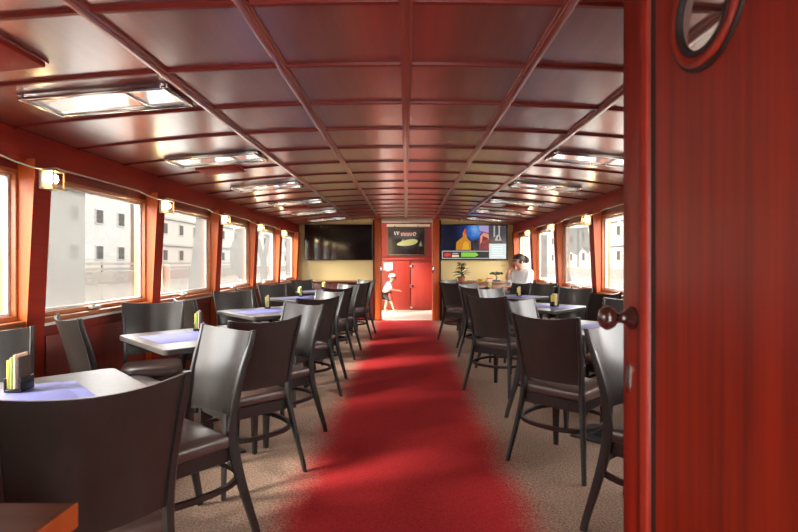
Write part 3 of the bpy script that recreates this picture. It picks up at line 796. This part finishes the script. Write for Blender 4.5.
# things on the sideboard
bw = [(1.40, 'cream bowl'), (1.62, 'yellow bowl')]
o = MB().lathe([(.03, 0), (.05, .008), (.085, .06), (.08, .06), (.048, .016), (.005, .012)], n=24).build('bowl', M['yellow'], loc=(1.50, 9.93, .811)); tag(o, 'yellow bowl in the middle of the sideboard', 'bowl')
o = MB().lathe([(.04, 0), (.06, .008), (.10, .03), (.095, .03), (.055, .012), (.005, .010)], n=24).build('dish', M['white'], loc=(1.30, 9.90, .811)); tag(o, 'shallow white dish beside the potted plant', 'dish')
o = thing('paper_box', 'small peach-coloured box between the bowl and the bonsai', 'box', (1.66, 9.93, .811))
MB().box((-.05, -.04, 0), (.05, .04, .06), bevel=.003).build('carton', M['peach'], o); MB().box((-.053, -.043, .055), (.053, .043, .072), bevel=.003).build('lid', M['redcloth'], o)

# ------------------------------------------------------------------ poster and notice on the end wall
t = thing('framed_poster', 'dark framed poster with a pale green shape above the red end door', 'poster', (.01, 12.44, 1.715))
MB().box((-.47, -.028, -.345), (.47, .06, .345), bevel=.006).build('board', M['black'], t)
b = MB()
for a, c in (((-.475, -.035, -.35), (-.445, -.02, .35)), ((.445, -.035, -.35), (.475, -.02, .35)), ((-.445, -.035, -.35), (.445, -.02, -.325)), ((-.445, -.035, .325), (.445, -.02, .35))): b.box(a, c, bevel=.003)
b.build('frame', M['browncard'], t)
pg = plain('pale_green_print', (.32, .38, .16), .5); pk = plain('pink_print', (.70, .36, .34), .5)
def pflat(pts, mat, nm, y=-.030):
    b = MB(); b.loft([[(x, y, z) for x, z in pts], [(x, y+.002, z) for x, z in pts]]); b.build(nm, mat, t, smooth=0)
fish = []
for k in range(24):
    a = 2*PI*k/24; x = .26*math.cos(a); z = (.075+.02*math.cos(a))*math.sin(a); x += .02
    fish.append((x, z+.25*x*.6-.04))
pflat(fish, pg, 'print'); pflat([(-.12, -.02), (-.08, .06), (-.06, -.02)], pg, 'print', -.031)
pflat([(.30, -.12), (.36, .02), (.40, -.13)], plain('deep_green_print', (.06, .16, .07), .5), 'print')
b = MB()    # heading in wavy brush strokes, too blurred in the photograph to spell
for k, x in enumerate((-.27, -.20)): b.tube([(x-.03, -.030, .24), (x-.01, -.030, .15), (x+.02, -.030, .24)], .008, n=6)
b.build('heading', M['white'], t)
b = MB()
for k in range(4): b.tube([(-.13+.07*k, -.030, .21), (-.12+.07*k, -.030, .14), (-.09+.07*k, -.030, .14), (-.08+.07*k, -.030, .21)], .010, n=6)
b.build('heading', pk, t)
b = MB(); b.tube([(.20+.035*math.cos(a/10*2*PI), -.030, .18+.035*math.sin(a/10*2*PI)) for a in range(10)], .010, n=6); b.build('heading', M['peach'], t)
for x in (-.30, .28): MB().sphere((x, -.035, .375), .022, seg=12).build('hanging_knob', M['chrome'], t)
t = MB().box((-.55, 12.435, 1.00), (-.33, 12.44, 1.18)).build('paper_notice', M['white'], smooth=0); tag(t, 'white paper notice on the red end door above the child', 'notice')
b = MB(); b.tube([(-.45, 12.434, 1.06), (-.44, 12.434, 1.12), (-.42, 12.434, 1.06)], .008, n=6); b.build('mark', M['tealdark'], t)
# latches on the aisle posts
for x, nm_, lab in ((-.51, 'post_latch', 'small metal latch on the left post of the aisle opening'), (.545, 'post_latch', 'small metal latch on the right post of the aisle opening')):
    o = MB().box((x-.012, Y1-.075, .98), (x+.022, Y1-.058, 1.12), bevel=.004).build(nm_, M['chrome']); tag(o, lab, 'latch')

# ------------------------------------------------------------------ people
def skin(name, J, Ed, mat, parent, root, sub=2):
    me = bpy.data.meshes.new(name); keys = list(J)
    me.from_pydata([J[k][0] for k in keys], [(keys.index(a), keys.index(c)) for a, c in Ed], [])
    o = bpy.data.objects.new(name, me); COL.objects.link(o); o.parent = parent; me.materials.append(mat)
    md = o.modifiers.new('skin', 'SKIN')
    if not me.skin_vertices: pass
    sv = me.skin_vertices[0].data
    for i, k in enumerate(keys):
        r_ = J[k][1]; sv[i].radius = r_ if isinstance(r_, tuple) else (r_, r_); sv[i].use_root = (k == root)
    md.use_smooth_shade = True
    ss = o.modifiers.new('sub', 'SUBSURF'); ss.levels = sub; ss.render_levels = sub
    return o
def add_skin_layer(me): pass
def hand(J, Ed, wrist, palm, fwd, side, pre, sc=1.0, curl=.5):
    """palm plus five bent fingers grown from the wrist"""
    w = Vector(palm); f = Vector(fwd).normalized(); s_ = Vector(side).normalized(); n_ = f.cross(s_).normalized()
    J[pre+'palm'] = (tuple(w), .024*sc); Ed.append((wrist, pre+'palm'))
    for i, (off, ln) in enumerate(((-.027, .062), (-.009, .073), (.009, .068), (.026, .052))):
        a = w+f*.040*sc+s_*off*sc; b_ = a+f*ln*.5*sc+n_*curl*.02*sc; c = b_+f*ln*.35*sc+n_*curl*.045*sc
        for q, p_, rr_ in (('a', a, .0098), ('b', b_, .0088), ('c', c, .0075)): J[f'{pre}f{i}{q}'] = (tuple(p_), rr_*sc)
        Ed += [(pre+'palm', f'{pre}f{i}a'), (f'{pre}f{i}a', f'{pre}f{i}b'), (f'{pre}f{i}b', f'{pre}f{i}c')]
    a = w+f*.002*sc-s_*.030*sc; b_ = a+f*.028*sc-s_*.018*sc; c = b_+f*.026*sc+n_*.012*sc
    for q, p_, rr_ in (('a', a, .012), ('b', b_, .010), ('c', c, .0085)): J[f'{pre}t{q}'] = (tuple(p_), rr_*sc)
    Ed += [(pre+'palm', pre+'ta'), (pre+'ta', pre+'tb'), (pre+'tb', pre+'tc')]

# seated woman, local +y is the way she faces
fx, fy = -.85, -.53
pr = thing('person', 'person in a white top with tied dark hair seated by the far right window', 'person', (1.95, 8.20, .042), math.atan2(-fx, fy))
J = {'pelvis': ((0, 0, .58), (.15, .12)), 'waist': ((0, .02, .74), (.125, .10)), 'chest': ((0, .06, .92), (.14, .105)), 'neck0': ((0, .085, 1.03), .06), 'neck1': ((0, .115, 1.085), .048),
     'jaw': ((0, .155, 1.115), (.058, .062)), 'skull': ((0, .155, 1.185), (.078, .092)), 'crown': ((0, .14, 1.245), (.058, .066)), 'nose': ((0, .255, 1.150), .012)}
Ed = [('pelvis', 'waist'), ('waist', 'chest'), ('chest', 'neck0'), ('neck0', 'neck1'), ('neck1', 'jaw'), ('jaw', 'skull'), ('skull', 'crown'), ('jaw', 'nose')]
for s_, q in ((-1, 'l'), (1, 'r')):
    J.update({q+'sh': ((s_*.165, .05, .985), .052), q+'el': ((s_*.20, .16, .77), .042)})
    if s_ > 0: J[q+'wr'] = ((.10, .30, .93), .028)
    else: J[q+'wr'] = ((-.10, .36, .775), .028)
    Ed += [('chest', q+'sh'), (q+'sh', q+'el'), (q+'el', q+'wr')]
    J.update({q+'hip': ((s_*.09, .02, .555), .092), q+'kn': ((s_*.11, .40, .545), .062), q+'an': ((s_*.11, .36, .05), .038), q+'toe': ((s_*.12, .48, -.008), .030)})
    Ed += [('pelvis', q+'hip'), (q+'hip', q+'kn'), (q+'kn', q+'an'), (q+'an', q+'toe')]
hand(J, Ed, 'rwr', (.075, .295, .99), (-.3, -.1, .9), (0, 1, .1), 'rh', .95, .6)
hand(J, Ed, 'lwr', (-.06, .41, .772), (.5, .8, -.05), (.8, -.5, 0), 'lh', .95, .5)
def mkskin(name, J, Ed, mat, parent, root, sub=2):
    keys = list(J); me = bpy.data.meshes.new(name)
    bm_ = bmesh.new(); lay = bm_.verts.layers.skin.verify()
    vs = []
    for k in keys:
        v = bm_.verts.new(J[k][0]); r_ = J[k][1]; v[lay].radius = r_ if isinstance(r_, tuple) else (r_, r_); v[lay].use_root = (k == root); vs.append(v)
    for a, c in Ed: bm_.edges.new((vs[keys.index(a)], vs[keys.index(c)]))
    bm_.to_mesh(me); bm_.free(); me.materials.append(mat)
    o = bpy.data.objects.new(name, me); COL.objects.link(o); o.parent = parent
    md = o.modifiers.new('skin', 'SKIN'); md.use_smooth_shade = True
    ss = o.modifiers.new('sub', 'SUBSURF'); ss.levels = sub; ss.render_levels = sub
    return o
mkskin('body', J, Ed, M['skin'], pr, 'pelvis')
grow = lambda keys, e: {k: (J[k][0], tuple(x+e for x in J[k][1]) if isinstance(J[k][1], tuple) else J[k][1]+e) for k in keys}
JS = grow(['pelvis', 'waist', 'chest', 'neck0', 'lsh', 'lel', 'rsh', 'rel'], .016)
JS['lcuff'] = ((-.13, .30, .774), .042); JS['rcuff'] = ((.125, .265, .89), .042)
mkskin('shirt', JS, [('pelvis', 'waist'), ('waist', 'chest'), ('chest', 'neck0'), ('chest', 'lsh'), ('lsh', 'lel'), ('lel', 'lcuff'), ('chest', 'rsh'), ('rsh', 'rel'), ('rel', 'rcuff')], M['shirt'], pr, 'pelvis')
JT = grow(['pelvis', 'lhip', 'lkn', 'lan', 'rhip', 'rkn', 'ran'], .012)
mkskin('trousers', JT, [('pelvis', 'lhip'), ('lhip', 'lkn'), ('lkn', 'lan'), ('pelvis', 'rhip'), ('rhip', 'rkn'), ('rkn', 'ran')], M['darkcloth'], pr, 'pelvis')
for s_ in (-1, 1):
    MB().sphere((s_*.034, .236, 1.178), .008, seg=10).build('eye', M['darkcloth'], pr); MB().sphere((s_*.080, .14, 1.155), .024, sc=(.4, .8, 1.2), seg=10).build('ear', M['skin'], pr)
    MB().box((s_*.052-.03, .10, .0), (s_*.052+.03, .101, .001)).build('mark', M['skin'], pr) if False else None
MB().sphere((0, .248, 1.105), .016, sc=(1.4, .5, .4), seg=10).build('mouth', plain('lips', (.38, .10, .09), .5), pr)
b = MB()
tbm = bmesh.new(); bmesh.ops.create_uvsphere(tbm, u_segments=20, v_segments=14, radius=1)
for v in list(tbm.verts):
    p = v.co
    if p.y > .30 and p.z < .55 or p.z < -.55: pass
    v.co = Vector((p.x*.098, .130+p.y*.108, 1.205+p.z*.092))
bmesh.ops.delete(tbm, geom=[f for f in tbm.faces if (f.calc_center_median().y > .195 and f.calc_center_median().z < 1.215) or (f.calc_center_median().z < 1.12)], context='FACES')
b.merge(tbm)
for k in range(7): b.tube([(-.06+.02*k, .05, 1.25), (-.03+.01*k, .00, 1.225), (0, -.02, 1.20)], [.016, .018, .010])
b.build('hair', M['hair'], pr, smooth=70)
MB().sphere((0, -.03, 1.19), .052, sc=(1, .9, 1.0), seg=14).build('hair_bun', M['hair'], pr)

# small child stepping at the end door, local +y faces right
ch = thing('person', 'small child in a white top with navy sash stooping at the red end door', 'person', (-.44, 11.95, 0), -PI/2)
ch.scale = (1.12, 1.12, 1.08)
J = {'pelvis': ((0, -.04, .42), (.085, .07)), 'waist': ((0, -.02, .50), (.078, .065)), 'chest': ((0, .03, .60), (.085, .066)), 'neck0': ((0, .06, .66), .036), 'neck1': ((0, .085, .685), .034),
     'jaw': ((0, .12, .70), (.046, .05)), 'skull': ((0, .115, .755), (.064, .074)), 'crown': ((0, .10, .805), (.046, .05)), 'nose': ((0, .195, .735), .010)}
Ed = [('pelvis', 'waist'), ('waist', 'chest'), ('chest', 'neck0'), ('neck0', 'neck1'), ('neck1', 'jaw'), ('jaw', 'skull'), ('skull', 'crown'), ('jaw', 'nose')]
for s_, q in ((-1, 'l'), (1, 'r')):
    J.update({q+'sh': ((s_*.10, .03, .63), .034), q+'el': ((s_*.13, .09, .52), .027), q+'wr': ((s_*.10, .19, .49), .019)})
    Ed += [('chest', q+'sh'), (q+'sh', q+'el'), (q+'el', q+'wr')]
    fwd = .14 if s_ > 0 else -.06
    J.update({q+'hip': ((s_*.05, -.03, .39), .058), q+'kn': ((s_*.055, fwd*.55+.02, .225), .040), q+'an': ((s_*.055, fwd, .055), .026), q+'toe': ((s_*.06, fwd+.09, .022), .020)})
    Ed += [('pelvis', q+'hip'), (q+'hip', q+'kn'), (q+'kn', q+'an'), (q+'an', q+'toe')]
    hand(J, Ed, q+'wr', (s_*.095, .235, .485), (0, 1, -.1), (-s_*0+1, 0, 0), q+'h', .62, .5)
mkskin('body', J, Ed, M['skin'], ch, 'pelvis')
JS = grow(['pelvis', 'waist', 'chest', 'neck0', 'lsh', 'lel', 'rsh', 'rel'], .013)
mkskin('shirt', JS, [('pelvis', 'waist'), ('waist', 'chest'), ('chest', 'neck0'), ('chest', 'lsh'), ('lsh', 'lel'), ('chest', 'rsh'), ('rsh', 'rel')], M['shirt'], ch, 'pelvis')
JT = grow(['pelvis', 'lhip', 'rhip'], .020); JT['lq'] = ((-.055, .0, .25), .062); JT['rq'] = ((.055, .08, .25), .062)
mkskin('shorts', JT, [('pelvis', 'lhip'), ('lhip', 'lq'), ('pelvis', 'rhip'), ('rhip', 'rq')], M['darkcloth'], ch, 'pelvis')
b = MB(); b.tube([(.06, -.07, .68), (.11, .02, .66), (.10, .09, .60), (.04, .10, .54), (-.05, .08, .50), (-.10, .0, .49)], 0, rect=[(.016, .008)]*6); b.build('sash', M['navy'], ch)
b = MB(); b.tube([(.11, .05, .42), (.125, .07, .34), (.12, .09, .27)], [.03, .04, .022]); b.build('cloth', M['redcloth'], ch)
b = MB(); b.lathe([(.070, 0), (.076, .02), (.070, .06), (.045, .085), (.005, .092)], n=20, mtx=Matrix.Translation((0, .105, .765))); b.build('cap', M['shirt'], ch)
b = MB(); b.lathe([(.074, 0), (.079, .012), (.076, .024)], n=20, mtx=Matrix.Translation((0, .105, .758))); b.build('cap_band', M['navy'], ch)
for s_ in (-1, 1): MB().sphere((s_*.026, .180, .752), .008, seg=8).build('eye', M['darkcloth'], ch); MB().sphere((s_*.064, .11, .735), .017, sc=(.4, .8, 1.2), seg=8).build('ear', M['skin'], ch)

# ------------------------------------------------------------------ outside: river, quays, houses
WZ = -.55
b = MB(); b.box((-140, -60, WZ-.2), (-2.6, 220, WZ)); struct(b.build('water_left', M['water'], smooth=0))
b = MB(); b.box((2.6, -60, WZ-.2), (140, 220, WZ)); struct(b.build('water_right', M['water'], smooth=0))
for side, nm in ((-1, 'left'), (1, 'right')):
    b = MB(); a, c = sorted((side*24, side*80)); b.box((a, -50, WZ-.1), (c, 200, .40)); struct(b.build('ground_quay_'+nm, M['stone'], smooth=0))
def house(side, y0, y1, h, mat, floors, nwin, label, band=False):
    x = side*27
    t = thing('house', label, 'building', (x, (y0+y1)/2, .40), group='houses across the water')
    hw = (y1-y0)/2
    a, c = sorted((0, side*10))
    MB().box((a, -hw, 0), (c, hw, h)).build('wall', mat, t, smooth=0)
    b = MB(); b.loft([[(side*-.3, y_, h), (side*5, y_, h+2.6), (side*10.3, y_, h)] for y_ in (-hw-.2, hw+.2)]); b.build('roof', M['roof'], t, smooth=0)
    fh = h/floors
    for f in range(floors):
        if band:
            bb_ = sorted((side*-.18, side*.02)); MB().box((bb_[0], -hw, fh*(f+1)-.35), (bb_[1], hw, fh*(f+1)-.12)).build('cornice', M['facade3'], t, smooth=0)
        for k in range(nwin):
            yc = -hw+(k+.5)*2*hw/nwin
            xx = sorted((side*-.06, side*.05))
            w = MB().box((xx[0], yc-.62, fh*f+fh*.30), (xx[1], yc+.62, fh*f+fh*.30+1.35), bevel=.02).build('window', mat, t, smooth=0)
            xx = sorted((side*-.08, side*-.055))
            MB().box((xx[0], yc-.48, fh*f+fh*.30+.12), (xx[1], yc+.48, fh*f+fh*.30+1.25)).build('pane', M['dkglass'], w, smooth=0)
house(-1, 8, 28, 9, M['facade2'], 3, 5, 'cream house across the water seen through the nearest left window')
house(-1, 29, 49, 9.5, M['facade'], 3, 6, 'white house with square windows seen through the wide left window')
house(-1, 50, 70, 9, M['facade2'], 3, 5, 'cream house with cornices seen through the second wide left window', True)
house(-1, 71, 120, 9.5, M['facade'], 3, 9, 'long white house seen through the far left windows', True)
house(1, 20, 52, 9, M['facade'], 3, 7, 'pale house across the water seen through the nearest right windows')
house(1, 53, 78, 9.5, M['facade2'], 3, 6, 'cream house across the water seen through the middle right windows', True)
house(1, 79, 120, 9, M['facade'], 3, 8, 'pale house across the water seen through the far right windows')
t = thing('quay_railing', 'dark horizontal railing along the quay outside the left windows', 'railing', (-24.3, 45, .40))
MB().box((-.06, -35, .55), (.06, 35, .75)).build('rail', M['stone'], t, smooth=0); MB().box((-.06, -35, .12), (.06, 35, .34)).build('rail', M['stone'], t, smooth=0)
for k in range(8): MB().box((-.07, -35+10*k-.07, 0), (.07, -35+10*k+.07, .78)).build('post', M['stone'], t, smooth=0)
for k, (y, h, mt) in enumerate(((44.6, 1.7, 'post'), (46.2, 1.2, 'post'), (47.6, 2.1, 'peach'), (49.2, 1.5, 'post'))):
    o = MB().lathe([(.35, 0), (.36, h*.9), (.25, h), (.02, h+.05)], n=12).build('mooring_post', M[mt], loc=(-23.6, y, WZ+.0))
    tag(o, ['brown mooring post by the quay railing, nearest of the cluster', 'short brown mooring post in the cluster by the quay', 'tall pink mooring post in the cluster by the quay', 'brown mooring post by the quay, farthest of the cluster'][k], 'post', 'mooring posts by the quay')

# ------------------------------------------------------------------ light
w = bpy.data.worlds.new('overcast'); S.world = w; w.use_nodes = True
bg = w.node_tree.nodes['Background']; bg.inputs['Color'].default_value = (1, .975, .94, 1); bg.inputs['Strength'].default_value = 6.0
sl = bpy.data.lights.new('sun', 'SUN'); sl.energy = 7.5; sl.angle = math.radians(17); sl.color = (1, .93, .82)
so = bpy.data.objects.new('sun', sl); COL.objects.link(so)
so.rotation_euler = Vector((1.0, .50, -.68)).to_track_quat('-Z', 'Y').to_euler()

# ------------------------------------------------------------------ camera
cd = bpy.data.cameras.new('camera'); co = bpy.data.objects.new('camera', cd); COL.objects.link(co)
co.location = (0, 0, EYE); co.rotation_euler = (PI/2, 0, 0)
cd.sensor_width = 36; cd.lens = 36*500/798; cd.shift_x = -7/798; cd.shift_y = -4/798
cd.clip_start = .02; cd.clip_end = 600
cd.dof.use_dof = True; cd.dof.focus_distance = 4.0; cd.dof.aperture_fstop = 5.0
S.camera = co
S.view_settings.view_transform = 'Standard'; S.view_settings.look = 'None'; S.view_settings.gamma = 1; S.view_settings.exposure = 1.05
S.cycles.max_bounces = 12; S.cycles.diffuse_bounces = 6; S.cycles.glossy_bounces = 5; S.cycles.transparent_max_bounces = 16
